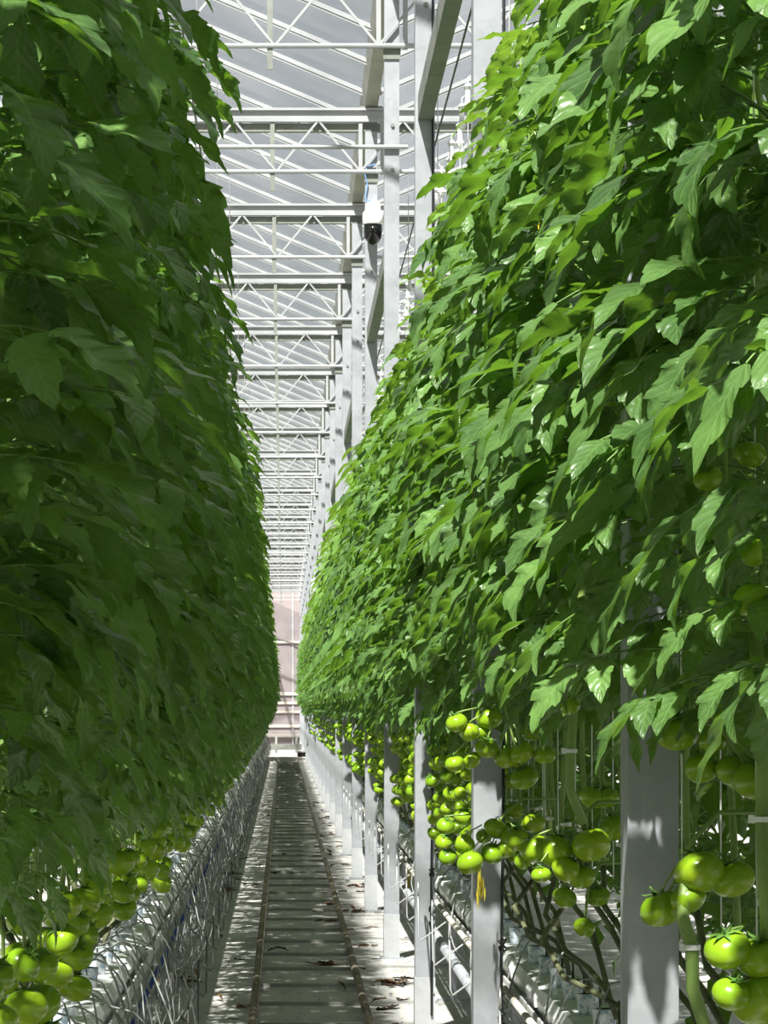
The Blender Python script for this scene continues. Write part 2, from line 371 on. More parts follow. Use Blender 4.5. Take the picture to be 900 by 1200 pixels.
for rx in (POSTX-10, POSTX-6, POSTX-2, POSTX+2, POSTX+6, POSTX+10):
    link('ridge', MB().box((rx-.04, Y0R, RZ-.06), (rx+.04, WALL_Y, RZ+.04)).mesh('ridge', [M['alu']]), ceil)

# ------------------------------------------------------------------ roof trusses and posts
post_b = MB().box((-.0475, 0, 0), (.0475, .12, GZ-.14))
post_me = post_b.mesh('column', [M['steel']])
foot_me = MB().box((-.0505, -.003, 0), (.0505, .123, .285)).mesh('foot', [M['steel_foot']])
plate_me = MB().box((-.075, -.03, 0.0), (.075, .15, .012)).mesh('base_plate', [M['steel']])
brk_me = MB().box((-.09, -.02, 6.28), (.09, .14, 6.315)).box((-.055, -.012, 5.72), (.055, 0, 5.80)).mesh('bracket', [M['steel_dark']])
bolt_me = MB().lathe([(0.0, -.012), (.012, -.012), (.012, 0)], n=8, axis='y').mesh('bolt', [M['steel_dark']])
ch = MB().box((-3.9, -.04, CHORD-.06), (3.93, .0, CHORD-.035)).box((-3.9, -.012, CHORD-.06), (3.93, .0, CHORD+.05)).box((-3.9, -.04, CHORD+.03), (3.93, .0, CHORD+.05))
chord_me = ch.mesh('top_chord', [M['alu']])
low_me = MB().tube([(-3.9, -.03, TUBEZ), (3.93, -.03, TUBEZ)], .0165, 8).mesh('bottom_tube', [M['alu']])
scr_me = MB().box((-3.9, .0, CHORD-.13), (3.93, .06, CHORD-.065)).mesh('folded_screen', [M['steel_dark']])
diag = {}
for s in (1, -1):
    diag[s] = MB().beam((-.33*s/2*1, -.028, TUBEZ), (.33*s/2, -.028, CHORD-.05), .016, .016).mesh('diagonal', [M['alu']])
hang_me = MB().box((-.018, -.03, CHORD-.60), (.018, -.015, CHORD-.05)).mesh('hanger_strip', [M['steel_dark']])
end_me = MB().box((-.015, -.03, TUBEZ-.02), (.015, 0, CHORD-.05)).mesh('end_post', [M['alu']])
for k, y in enumerate(posts_y):
    p = empty('steel_post', (POSTX, y, 0), 'tall galvanized steel post along the right row, %s from the camera' % ordinal(k+1), 'post', 'galvanized posts along the right row')
    link('column', post_me, p); link('foot', foot_me, p); link('base_plate', plate_me, p); link('bracket', brk_me, p)
    for z in (5.30, 5.02):
        if k < 10: link('bolt', bolt_me, p, (0.004, 0, z))
    if y < 15: continue
    t = empty('roof_truss', (0, y, CHORD), 'white lattice truss under the glass roof, joined to the %s grey post' % ordinal(k+1), 'truss', 'lattice trusses under the roof')
    def part(n, me, loc=(0, 0, 0), t=t): return link(n, me, t, (loc[0], loc[1], loc[2]-CHORD))
    part('top_chord', chord_me); part('bottom_tube', low_me); part('folded_screen', scr_me)
    part('end_post', end_me, (POSTX-.085, 0, 0)); part('end_post', end_me, (POSTX+.085, 0, 0))
    for j in range(-10, 11):
        x = POSTX-.085-.165-.33*j-.0
        if -2.8 < x < 3.4: part('diagonal', diag[1 if j % 2 else -1], (x, 0, 0))
    part('hanger_strip', hang_me, (-.085, 0, 0))

# struts along the post line, in every second bay
for k in range(1, NPOST-1, 2):
    y0, y1 = posts_y[k]+.12, posts_y[k+1]
    b = MB().box((POSTX-.035, y0, 4.46), (POSTX+.035, y1, 4.58))
    o = link('tie_beam', b.mesh('tie_beam', [M['steel_dark']])); tag(o, 'dark steel tie beam between the %s and %s grey posts' % (ordinal(k+1), ordinal(k+2)), 'beam', 'tie beams along the post line')
# single cross tube at the fourth post
o = link('cross_tube', MB().tube([(-3.2, posts_y[3]-.02, 5.16), (POSTX+.1, posts_y[3]-.02, 5.16)], .014, 8).mesh('cross_tube', [M['alu']]))
tag(o, 'thin white cross tube fixed to the fourth grey post', 'tube')

# dome camera on the fifth post
cy = posts_y[4]
c = empty('security_camera', (0.70, cy-.13, 5.25), 'white dome security camera with black lens ball on a grey post', 'camera')
c.scale = (1.22,)*3
link('housing', MB().lathe([(.0, .235), (.04, .235), (.048, .225), (.05, .19), (.066, .17), (.068, .10), (.064, .095), (0, .095)], n=20).mesh('housing', [M['white']], True), c)
link('lens_dome', MB().lathe([(.058, .097), (.059, .05), (.052, .01), (.03, -.025), (0, -.035)], n=20).lathe([(.0, -.075), (.02, -.073), (.024, -.06)], (0, 0, .06), n=12, axis='y').mesh('lens_dome', [M['black']], True), c)
link('arm', MB().box((-.035, -.02, .19), (.035, .13, .24)).mesh('arm', [M['white']]), c)
cb = [(0.62, cy-.02, 5.80)]+[(0.66+.02*math.sin(i*1.7), cy-.02, 5.80-.03*i) for i in range(1, 8)]+[(.655, cy-.02, 5.4), (.67, cy-.04, 5.50)]
o = link('blue_cable', MB().tube([(0.72, cy-.02, 5.86), (.655, cy-.02, 5.84), (.64, cy-.03, 5.78), (.66, cy-.02, 5.7), (.645, cy-.02, 5.62), (.65, cy-.02, 5.56), (.68, cy-.06, 5.57)], .006, 5).mesh('blue_cable', [plain('pale_blue_cable', (.18, .32, .55), .5)]))
tag(o, 'thin blue cable looping down to the dome security camera', 'cable')
# small white box on a far post
o = empty('junction_box', (POSTX-.02, posts_y[13]-.12, 4.05), 'small white junction box high on a distant grey post', 'box')
link('box', MB().box((-.07, 0, 0), (.07, .12, .28)).mesh('box', [M['white']]), o); link('lid', MB().box((-.065, -.012, .02), (.065, 0, .26)).mesh('lid', [M['gutter']]), o)

# crop wires above the rows, and their droppers from the trusses
for x, nm in ((-.42, 'left'), (.76, 'right')):
    z = 4.42
    o = link('crop_wire', MB().tube([(x, 2, z), (x, ROW_END+1, z)], .005, 5).mesh('crop_wire', [M['wire']]))
    tag(o, 'dark steel crop wire stretched above the %s tomato row' % nm, 'wire')
dm = MB().tube([(0, 0, 4.42), (0, 0, TUBEZ)], .003, 4).mesh('wire_dropper', [M['wire_light']])
for k, y in enumerate(posts_y[2:14]):
    for x, nm in ((-.42, 'left row edge'), (-.62, 'left row middle'), (.98, 'right row')):
        o = link('wire_dropper', dm, None, (x, y-.03, 0)); tag(o, 'hanging wire over the %s at the %s grey post' % (nm, ordinal(k+3)), 'wire', 'wires hanging from the trusses')

# ------------------------------------------------------------------ pipe rail track
tr = empty('pipe_rail_track', (0, 4, 0), 'steel pipe rail track running down the aisle on sleepers', 'rail track')
rl = MB().tube([(0, 0, .055), (0, RAIL_END-4, .055)], .0235, 10).mesh('rail', [M['rail']], True)
for x in (LRAIL, RRAIL): link('rail', rl, tr, (x, 0, 0))
for x, y0 in ((LRAIL, 0), (RRAIL, 0)): pass
sl = MB().box((LRAIL-.01, -.011, 0), (RRAIL+.01, .011, .02)).box((LRAIL-.012, -.025, .0), (LRAIL+.012, .025, .04)).box((RRAIL-.012, -.025, 0), (RRAIL+.012, .025, .04)).mesh('sleeper', [M['sleeper']])
y = 4.3
while y < RAIL_END:
    link('sleeper', sl, tr, (0, y-4, 0)); y += 1.067
o = link('rail_end_curve', MB().tube([(LRAIL, RAIL_END, .055), (LRAIL, RAIL_END+.25, .04), (LRAIL, RAIL_END+.4, .01)], .0235, 8).tube([(RRAIL, RAIL_END, .055), (RRAIL, RAIL_END+.25, .04), (RRAIL, RAIL_END+.4, .01)], .0235, 8).mesh('rail_end_curve', [M['rail']]), tr, (0, -4, 0))

# cross path at the end of the rows
o = struct('floor_path', MB().box((-12, RAIL_END+.6, 0), (14, WALL_Y, .025)).mesh('floor_path', [M['concrete']]), 'concrete cross path before the end wall')
o = empty('guard_rail', (0.1, 104, .025), 'low dark steel barrier across the path before the end wall', 'barrier')
link('crossbar', MB().box((-4, -.05, .10), (4, .05, .30)).mesh('crossbar', [M['steel_dark']]), o)
for x in (-3.5, -1.6, -.35, .35, 1.6, 3.5): link('leg', MB().box((x-.04, -.04, 0), (x+.04, .04, .62)).mesh('leg', [M['sleeper']]), o)
o = empty('harvest_crate', (.62, RAIL_END+2.2, .025), 'small black crate beside the far end of the rail track', 'crate')
link('body', MB().box((-.2, -.15, 0), (.2, .15, .25)).mesh('body', [M['black']]), o)
link('rim', MB().box((-.215, -.165, .25), (.215, .165, .28)).mesh('rim', [M['sleeper']]), o)
o = empty('step_block', (.1, RAIL_END+1.2, .025), 'pale concrete threshold across the end of the rail track', 'threshold')
link('block', MB().box((-.6, -.25, 0), (.6, .25, .10)).mesh('block', [M['concrete']]), o); link('lip', MB().box((-.62, -.28, .1), (.62, .28, .13)).mesh('lip', [M['gutter']]), o)

# ------------------------------------------------------------------ leaves
def leaflet(Ln, W, k, cols, rng, bend, fold, depth, tipw=1.02):
    """blade along +x, up +z; k toothed lobes per side; returns verts, quads, uvs"""
    ts = [0.0]
    for j in range(k):
        for s in ((.08, .55, .93) if cols > 2 else (.9,)):
            ts.append((j+s)/k*.97)
    ts.append(1.0); ts = np.array(ts)
    w = (ts**.5)*((1-ts)**tipw); w = w/(.5/(.5+tipw))**.5/(tipw/(.5+tipw))**tipw
    frac = (ts/.97*k) % 1.0
    mod = 1-depth*(1-frac)*(ts < .97)
    ww = W/2*w*mod
    ang = -bend*ts**1.15
    dt = np.diff(ts, prepend=0)*Ln
    cx = np.cumsum(np.cos(ang)*dt); cz = np.cumsum(np.sin(ang)*dt)
    us = np.linspace(-1, 1, cols+1)
    ph = rng.uniform(0, 6.28, 2); V = []; UV = []
    for i, t in enumerate(ts):
        for u in us:
            lift = fold*abs(u)*ww[i]-.35*fold*u*u*ww[i]
            rip = .16*ww[i]*abs(u)*math.sin(t*13+ph[0 if u < 0 else 1])
            fw = .2*ww[i]*abs(u)*frac[i]
            nx, nz = -math.sin(ang[i]), math.cos(ang[i])
            V.append((cx[i]+fw*math.cos(ang[i])+nx*(lift+rip), u*ww[i], cz[i]+fw*math.sin(ang[i])+nz*(lift+rip)))
            UV.append((u*.5+.5, t))
    n = cols+1; Q = []
    for i in range(len(ts)-1):
        for j in range(cols):
            Q.append((i*n+j, i*n+j+1, (i+1)*n+j+1, (i+1)*n+j))
    return np.array(V), np.array(Q), np.array(UV)

def tri_tube(pts, r0, r1):
    V = []; Q = []; n = 4
    pts = np.array(pts)
    for i, p in enumerate(pts):
        t = pts[min(i+1, len(pts)-1)]-pts[max(0, i-1)]; t = t/np.linalg.norm(t)
        a = np.cross(t, (0.1, 1, .2)); a /= np.linalg.norm(a); b = np.cross(t, a); r = r0+(r1-r0)*i/(len(pts)-1)
        for j in range(n):
            V.append(p+r*(a*math.cos(j*PI/2)+b*math.sin(j*PI/2)))
    for i in range(len(pts)-1):
        for j in range(n): Q.append((i*n+j, i*n+(j+1) % n, (i+1)*n+(j+1) % n, (i+1)*n+j))
    return np.array(V), np.array(Q), np.zeros((len(V), 2))

class Acc:
    def __init__(s): s.V = []; s.Q = []; s.U = []; s.M = []; s.n = 0
    def add(s, V, Q, U, m):
        s.V.append(V); s.Q.append(Q+s.n); s.U.append(U); s.M.append(np.full(len(Q), m)); s.n += len(V)
    def arrays(s): return np.concatenate(s.V), np.concatenate(s.Q), np.concatenate(s.U), np.concatenate(s.M)
def np_mesh(name, V, Q, U, Mi, mats, smooth=True):
    me = bpy.data.meshes.new(name)
    me.vertices.add(len(V)); me.vertices.foreach_set('co', V.astype(np.float32).ravel())
    me.loops.add(len(Q)*4); me.loops.foreach_set('vertex_index', Q.astype(np.int32).ravel())
    me.polygons.add(len(Q)); me.polygons.foreach_set('loop_start', np.arange(0, len(Q)*4, 4, dtype=np.int32))
    for m in mats: me.materials.append(m)
    me.polygons.foreach_set('material_index', Mi.astype(np.int32))
    me.polygons.foreach_set('use_smooth', np.full(len(Q), smooth))
    uv = me.uv_layers.new(name='UVMap'); uv.data.foreach_set('uv', U[Q.ravel()].astype(np.float32).ravel())
    me.update(calc_edges=True); me.validate(); return me

def compound(rng, lod, young=0.0):
    """one pinnate tomato leaf: stalk from the origin along +x, arching over; lod 0 fine .. 2 coarse"""
    A = Acc()
    Lr = rng.uniform(.30, .38)*(1-.35*young); phi0 = rng.uniform(.25, .75)+.3*young; dphi = rng.uniform(.7, 1.25)*(1-.4*young); side = rng.uniform(-.25, .25)
    n = 9; ts = np.linspace(0, 1, n); ph = phi0-dphi*ts; st = Lr/(n-1)
    P = [np.zeros(3)]; T = []
    for i in range(n):
        yaw = side*ts[i]; d = np.array((math.cos(ph[i])*math.cos(yaw), math.cos(ph[i])*math.sin(yaw), math.sin(ph[i]))); T.append(d)
        if i < n-1: P.append(P[-1]+d*st)
    if lod < 2: A.add(*tri_tube(P[::2] if lod else P, .0036, .0016), 1)
    else: A.add(*tri_tube([P[0], P[4], P[8]], .004, .002), 1)
    def put(t, sgn, Ln, W, alpha, droop):
        i = min(n-1, int(round(t*(n-1)))); T0 = T[i]; S = np.cross((0, 0, 1), T0); S /= np.linalg.norm(S); Nn = np.cross(T0, S)
        a = math.cos(alpha)*T0+sgn*math.sin(alpha)*S+np.array((0, 0, -droop)); a /= np.linalg.norm(a)
        nn = Nn+np.array((.1, 0, .35))+rng.uniform(-.38, .38, 3)+sgn*.12*S; nn -= a*nn.dot(a); nn /= np.linalg.norm(nn); b = np.cross(nn, a)
        k, cols = ((rng.integers(4, 6), 4) if lod == 0 else (4, 2) if lod == 1 else (2, 2))
        V, Q, U = leaflet(Ln, W, k, cols, rng, rng.uniform(.2, .95), rng.uniform(.12, .5), rng.uniform(.10, .27))
        off = a*(Ln*.2) if sgn else a*0
        V = (P[i]+off)+V[:, :1]*a+V[:, 1:2]*b+V[:, 2:]*nn
        if sgn and lod == 0: A.add(*tri_tube([P[i], P[i]+off*1.05], .0018, .0014), 1)
        A.add(V, Q, U, 0)
    sc = 1-.35*young
    for t, Ln in ((.33, rng.uniform(.09, .12)), (.58, rng.uniform(.12, .155)), (.82, rng.uniform(.115, .145))):
        for sgn in (-1, 1):
            l = Ln*rng.uniform(.88, 1.1)*sc
            put(t+rng.uniform(-.05, .05), sgn, l, l*rng.uniform(.47, .60), rng.uniform(.75, 1.15), rng.uniform(.0, .5))
    l = rng.uniform(.145, .185)*sc; put(1, 0, l, l*rng.uniform(.52, .64), 0, rng.uniform(0, .3))
    if lod < 2:
        for t in (.45, .7):
            for sgn in (-1, 1):
                l = rng.uniform(.03, .055)*sc; put(t, sgn, l, l*.62, rng.uniform(1.0, 1.4), rng.uniform(.1, .5))
    return A.arrays()

LM = [M['leaf'], M['rachis'], M['young']]
RNG = np.random.default_rng(11)
fine = [compound(RNG, 0) for _ in range(12)]+[compound(RNG, 0, .7) for _ in range(3)]
fine_me = [np_mesh('leaf', *a, LM) for a in fine[:12]]+[np_mesh('leaf', a[0], a[1], a[2], np.where(a[3] == 0, 2, a[3]), LM) for a in fine[12:]]
mid = [compound(RNG, 1) for _ in range(8)]+[compound(RNG, 1, .7) for _ in range(2)]
coarse = [compound(RNG, 2) for _ in range(6)]

def rotz(a):
    c, s = math.cos(a), math.sin(a); return np.array(((c, -s, 0), (s, c, 0), (0, 0, 1)))
def rot_euler(e): return np.array(Matrix(__import__('mathutils').Euler(e).to_matrix()))

def leaf_plan(rng, side, n, z0, z1, aim_sd, reach):
    """(z, azimuth, tilt, scale, youngness) of each leaf; side +1: aisle lies towards -x"""
    out = []
    for i in range(n):
        f = (i+rng.uniform(0, 1))/n
        z = z0+(z1-z0)*f
        aim = PI if side > 0 else 0.0
        az = aim+rng.normal(0, aim_sd) if rng.uniform() < (.86 if side > 0 or f < .3 else .62) else aim+PI+rng.normal(0, 1.1)
        s = rng.uniform(.88, 1.18)*reach*(1.0-.16*f*f)*(1-.40*max(0, 1-f/.22))
        out.append((z, az, (rng.normal(0, .18), rng.normal(.0, .2)), s, f > .84))
    return out
def stem_x(z, side):
    """lean of the trained stem towards the aisle, relative to the growing gutter line"""
    f = min(1, max(0, (z-1.0)/3.3)); return -side*(.07+.03*f)

# ------------------------------------------------------------------ fruit
def tomato_mesh(seed, R=.042):
    r = random.Random(seed); ribs = r.choice((5, 6, 7)); amp = r.uniform(.02, .07); flat = r.uniform(.74, .86)
    mb = MB(); nu, nv = 22, 13
    for i in range(nv+1):
        th = PI*i/nv
        for j in range(nu):
            a = 2*PI*j/nu; rr = math.sin(th)
            rib = 1-amp*(.5+.5*math.cos(ribs*a+seed))*(max(0, math.cos(th))**.7*1.2+.25)
            z = math.cos(th)*flat
            if th < .6: z -= .16*(1-th/.6)**1.5
            x = rr*rib*(1+.04*math.sin(a+seed)); y = rr*rib
            mb.v.append((R*x*math.cos(a), R*y*math.sin(a), R*z))
    for i in range(nv):
        for j in range(nu):
            mb.f.append((i*nu+j, (i+1)*nu+j, (i+1)*nu+(j+1) % nu, i*nu+(j+1) % nu)); mb.m.append(0)
    top = R*flat*.85
    for s in range(6):
        a = s*PI/3+r.uniform(-.2, .2); ca, sa = math.cos(a), math.sin(a); k = len(mb.v); l = r.uniform(.55, .8)*R; w = .10*R
        for q, (d, zz, ww) in enumerate(((.0, .05, .7), (.4, .16, 1.0), (.75, .2, .7), (1.0, r.uniform(.05, .5), .05))):
            for t in (-1, 1):
                mb.v.append((ca*d*l-sa*t*ww*w, sa*d*l+ca*t*ww*w, top+zz*R*.7))
        for q in range(3): mb.f.append((k+2*q, k+2*q+1, k+2*q+3, k+2*q+2)); mb.m.append(1)
    mb.tube([(0, 0, top-.003), (0, .0, top+.006), (.003, .002, top+.018)], .0022, 5, 1)
    return mb.mesh('tomato', [M['tomato'], M['calyx']], True)
TOM = [tomato_mesh(i) for i in range(6)]

def truss_layout(r, n):
    """positions of n fruits hanging in two staggered files under a stalk end"""
    spots = []
    for i in range(n):
        s = -1 if i % 2 else 1
        spots.append((s*r.uniform(.030, .045)+r.uniform(-.008, .008), r.uniform(-.03, .03), -.045-.036*i+r.uniform(-.006, .006)))
    return spots
def truss_mesh(spots, dx, name='fruit_stalk'):
    b = MB(); zl = min(s[2] for s in spots)
    b.tube([(-dx, 0, .075), (-dx*.45, 0, .085), (-dx*.1, 0, .05), (0, 0, 0), (0, 0, zl*.6), (0, .004, zl+.03)], [.0048, .0045, .004, .0036, .003, .002], 6)
    for (x, y, z) in spots: b.tube([(0, 0, z+.05), (x*.5, y*.5, z+.058), (x, y, z+.036)], .002, 5)
    return b.mesh(name, [M['stem']], True)
R0 = random.Random(5)
TRUSS = {}
for s in (1, -1):
    for v in range(6):
        sp = truss_layout(R0, 4+v % 3); TRUSS[(s, v)] = (sp, truss_mesh(sp, -s*.11))

def stem_mesh(seed, side, tall=2.6, thick=.0075):
    """lowered vine: out of the pot, along the row, then up the twine; two ages of stem"""
    r = random.Random(seed); b = MB()
    xl = -side*r.uniform(.04, .16); zl = r.uniform(.12, .30)
    base = [(0, 0, 0), (xl*.2, .03, .07), (xl*.6, .14, zl*.7), (xl, .35, zl*.85), (xl, .62, zl), (xl-side*.01, .92, zl+.04), (stem_x(1.1, side), 1.12, zl+.14)]
    b.tube(base, [.009, .0085, .008, .008, .008, .0085, .008], 7, 1)
    up = [(stem_x(1.1, side), 1.12, zl+.14)]
    z = zl+.14
    while z < tall:
        z += .16; up.append((stem_x(z+.74, side)+r.uniform(-.012, .012), 1.2+r.uniform(-.012, .012), z))
    b.tube(up, [thick*(1-.4*i/len(up)) for i in range(len(up))], 7, 0)
    return b.mesh('stem', [M['stem'], M['oldstem']], True)
STEM = {(s, v): stem_mesh(v*7+s, s) for s in (1, -1) for v in range(6)}
STRING = {}
for s in (1, -1):
    STRING[s] = MB().tube([(stem_x(1.3, s)+.02*s*-1, 1.19, .42), (stem_x(2.5, s)-.015*s, 1.185, 1.8), (stem_x(4.2, s), 1.2, 3.66)], .0016, 4).mesh('support_string', [M['twine']])
SPOOL = MB().lathe([(0, -.07), (.012, -.07), (.022, -.05), (.012, -.03), (.012, .02), (.022, .035), (.01, .05), (0, .05)], n=8).tube([(0, 0, .05), (0, 0, .075), (.012, 0, .085)], .003, 4).mesh('string_spool', [M['white']])
CLIP = MB().lathe([(.011, -.004), (.0135, -.004), (.0135, .004), (.011, .004)], n=10).box((.008, -.006, -.006), (.019, .006, .006)).mesh('stem_clip', [M['white']])

# ------------------------------------------------------------------ plants
POT_TOP = SLAB_TOP+.065
DYL = 1.2                                   # the leafy shoot stands this far along the row from its pot
SPACING, START = .45, 4.0
NEAR_Y, FRUIT_Y = 20.0, 26.0
def joined(rng, side, leaves, lod_set, z_off, young=None):
    A = Acc()
    for (z, az, tilt, s, yg) in leaves:
        lib = lod_set
        V, Q, U, Mi = lib[rng.integers(0, len(lib))]
        if yg: Mi = np.where(Mi == 0, 2, Mi)
        Rm = rotz(az) @ rot_euler((tilt[0], tilt[1], 0))
        A.V.append((V*s) @ Rm.T+np.array((stem_x(z, side), DYL, z-z_off))); A.Q.append(Q+A.n); A.U.append(U); A.M.append(Mi); A.n += len(V)
    return A.arrays()
ZTOP = {1: 3.48, -1: 3.57}; ZLOW = {1: 1.52, -1: 1.18}; ZLOWN = {1: 1.58, -1: 1.31}
MIDF = {}
for s in (1, -1):
    for v in range(5):
        MIDF[(s, v)] = np_mesh('foliage', *joined(RNG, s, leaf_plan(RNG, s, 40 if s > 0 else 50, ZLOW[s], ZTOP[s], .75, 1.0), mid, POT_TOP), LM)
FARFRUIT = {}
for s in (1, -1):
    for v in range(3):
        b = MB(); rr = random.Random(40+v)
        for _ in range(9):
            p = (stem_x(1.2, s)-s*rr.uniform(.06, .2), DYL+rr.uniform(-.2, .2), rr.uniform(1.0, 1.42)-POT_TOP)
            b.lathe([(0, .033), (.024, .026), (.042, 0), (.026, -.026), (0, -.033)], p, n=8)
        FARFRUIT[(s, v)] = b.mesh('fruit', [M['tomato']], True)

def rowname(side): return 'right' if side > 0 else 'left'
plants = {}
def make_plant(i, side, y):
    rng = np.random.default_rng(1000+i*2+(side > 0)); rr = random.Random(77+i*2+(side > 0))
    gx = GUT_R if side > 0 else GUT_L
    k, wh = where(y)
    # count within the bay so that each label singles out one plant
    cnt[(side, k)] = cnt.get((side, k), 0)+1
    if k == 0: label = '%s tomato plant nearest the camera in the %s row, %s from the front' % ('sunlit' if side > 0 else 'shaded', rowname(side), ordinal(i+1))
    else: label = '%s tomato plant in the %s row, %s %s' % ('sunlit' if side > 0 else 'shaded', rowname(side), ordinal(cnt[(side, k)]), wh)
    p = empty('tomato_plant', (gx+rr.uniform(-.02, .02), y-DYL, POT_TOP), label, 'plant', 'tomato plants in the %s row' % rowname(side))
    plants[(side, i)] = p
    link('stem', STEM[(side, rr.randrange(6))], p)
    near = y < NEAR_Y
    if near:
        for (z, az, tilt, s, yg) in leaf_plan(rng, side, (46 if y < 9 else 40) if side > 0 else (66 if y < 9 else 54), (ZLOWN[side] if side > 0 or y < 8.2 else 1.24) if y < 11 else ZLOW[side], ZTOP[side]+(.38 if side < 0 and y < 9 else 0), .75, .94 if side > 0 and y < 6.6 else 1.0):
            me = fine_me[rng.integers(12, 15)] if yg else fine_me[rng.integers(0, 12)]
            link('leaf', me, p, (stem_x(z, side), DYL, z-POT_TOP), (tilt[0], tilt[1], az), s)
    else:
        link('foliage', MIDF[(side, rr.randrange(5))], p)['kind'] = 'stuff'
    if y < 32:
        link('support_string', STRING[side], p)
        if side > 0: link('string_spool', SPOOL, p, (stem_x(4.2, side), DYL, 4.36-POT_TOP))
    if near:
        for z in (1.25, 1.7): link('stem_clip', CLIP, p, (stem_x(z, side), DYL, z-POT_TOP), (0, 0, rr.uniform(0, 6)))
    if y < (FRUIT_Y if side > 0 else NEAR_Y):
        for (zt, ni) in (((rr.uniform(1.22, 1.30), 0), (rr.uniform(1.46, 1.54), 1)) if side > 0 else ((rr.uniform(1.17, 1.25), 0),)):
            if side > 0 and y < 10.2: continue
            sp, me = TRUSS[(side, rr.randrange(6))]
            az = rr.uniform(-.9, .9); tx = stem_x(zt, side)-side*.11
            t = link('fruit_truss', me, p, (tx, DYL+rr.uniform(-.05, .05), zt-POT_TOP), (0, 0, az*.4))
            for q in sp:
                link('tomato', TOM[rr.randrange(6)], t, q, (rr.uniform(-.7, .7), rr.uniform(-.7, .7), rr.uniform(0, 6)), rr.uniform(.72, 1.0))
        if side > 0 and near and rr.random() < .5:
            zt = rr.uniform(1.9, 2.5); sp, me = TRUSS[(side, rr.randrange(6))]
            t = link('fruit_truss', me, p, (stem_x(zt, side)-side*.11, DYL, zt-POT_TOP))
            for q in sp[:4]: link('tomato', TOM[rr.randrange(6)], t, q, (rr.uniform(-.7, .7), rr.uniform(-.7, .7), rr.uniform(0, 6)), rr.uniform(.5, .75))
    else:
        link('fruit', FARFRUIT[(side, rr.randrange(3))], p)['kind'] = 'stuff'
    return p
cnt = {}; CUSTOM = set()
NIND = 150
for side in (1, -1):
    for i in range(NIND):
        y = START+SPACING*i+(.0 if side > 0 else .2)
        make_plant(i, side, y)

# fruit and stems of the nearest right-hand plants, set out one by one
def nearest_plant(y): return plants[(1, min(range(NIND), key=lambda i: abs(START+SPACING*i-y)))]
CLUSTERS = [
 (5.35, (812, 985), [(820, 1022, 31), (858, 1030, 27), (775, 1065, 27), (806, 1052, 22)]),
 (4.95, (893, 1085), [(853, 1112, 28), (892, 1122, 30), (858, 1165, 24), (893, 1172, 36)]),
 (5.45, (815, 815), [(793, 858, 27), (822, 900, 21), (834, 868, 17), (860, 903, 22), (887, 914, 28), (845, 810, 25), (822, 838, 13), (838, 838, 15)]),
 (7.1, (672, 965), [(651, 998, 24), (693, 990, 23), (627, 995, 19), (664, 1018, 18), (682, 1028, 16), (634, 1025, 12), (613, 1009, 11)]),
 (7.6, (690, 1035), [(662, 1052, 15), (685, 1087, 13), (700, 1050, 15)]),
 (7.4, (700, 900), [(694, 934, 16), (720, 970, 18), (712, 935, 14)]),
 (9.2, (590, 955), [(551, 1011, 16), (544, 990, 13), (577, 1000, 14), (581, 971, 15), (603, 983, 17), (625, 964, 15), (525, 1004, 11), (567, 980, 10), (593, 995, 12), (522, 968, 11)]),
 (9.0, (590, 825), [(573, 841, 16), (550, 858, 12), (563, 858, 11), (571, 877, 14), (594, 888, 15), (614, 911, 17), (624, 857, 13), (638, 885, 13), (533, 895, 12), (552, 891, 12), (535, 847, 13), (612, 882, 15)]),
 (6.5, (694, 775), [(692, 793, 13), (668, 828, 12)]),
 (6.3, (715, 500), [(720, 483, 15), (711, 526, 15), (690, 547, 11)]),
 (5.6, (805, 600), [(803, 629, 13), (826, 655, 12)]),
 (7.0, (670, 405), [(663, 427, 14), (684, 422, 9)]),
]
rt = random.Random(91)
for Yc, top, fruits in CLUSTERS:
    p = nearest_plant(Yc); base = p.location.copy(); tp = px(*top, Y=Yc)
    pts = [px(x, y, Y=Yc+rt.uniform(-.05, .05)) for x, y, q in fruits]
    sx = base.x+stem_x(tp.z, 1); b = MB(); lo = min(pts, key=lambda v: v.z)
    mid_ = (tp+lo)/2
    b.tube([(sx-tp.x, Yc+.04-tp.y, .05), (.35*(sx-tp.x), 0, .05), (0, 0, 0), tuple((mid_-tp)*.8), tuple((lo-tp)*.8)], [.005, .005, .0045, .0035, .0025], 6)
    for q in pts:
        d = q-tp; b.tube([tuple(d*.55+Vector((0, 0, .02))), tuple(d*.85+Vector((0, 0, .028))), tuple(d+Vector((0, 0, .03)))], .0024, 5)
    t = link('fruit_truss', b.mesh('fruit_stalk', [M['stem']], True), p, tp-base)
    for (x, y, q), w in zip(fruits, pts):
        link('tomato', TOM[rt.randrange(6)], t, w-tp, (rt.uniform(-.5, .5), rt.uniform(-.5, .5), rt.uniform(0, 6)), q*Yc/F/.0415)
for Yc, rad, path in [(7.0, .0115, [(676, 800), (672, 830), (669, 880), (668, 925), (684, 966)]), (5.3, .0125, [(830, 1215), (812, 1160), (811, 1110), (800, 1075), (802, 1035)]),
                      (4.95, .0115, [(900, 1100), (896, 1040), (893, 960), (894, 880), (885, 740)]), (7.2, .0105, [(640, 330), (648, 260), (664, 190), (676, 100), (682, 20)]), (5.6, .010, [(781, 1040), (784, 960), (781, 880), (790, 800)]), (6.6, .0105, [(678, 740), (682, 690), (690, 650), (686, 600)])]:
    p = nearest_plant(Yc); base = p.location.copy(); w = [px(x, y, Y=Yc)-base for x, y in path]
    link('stem', MB().tube([tuple(q) for q in w], rad, 9).mesh('stem', [M['stem']], True), p)
    mdl = w[len(w)//2]; link('stem_clip', CLIP, p, tuple(mdl), (0, 0, 2.6), 1.15)

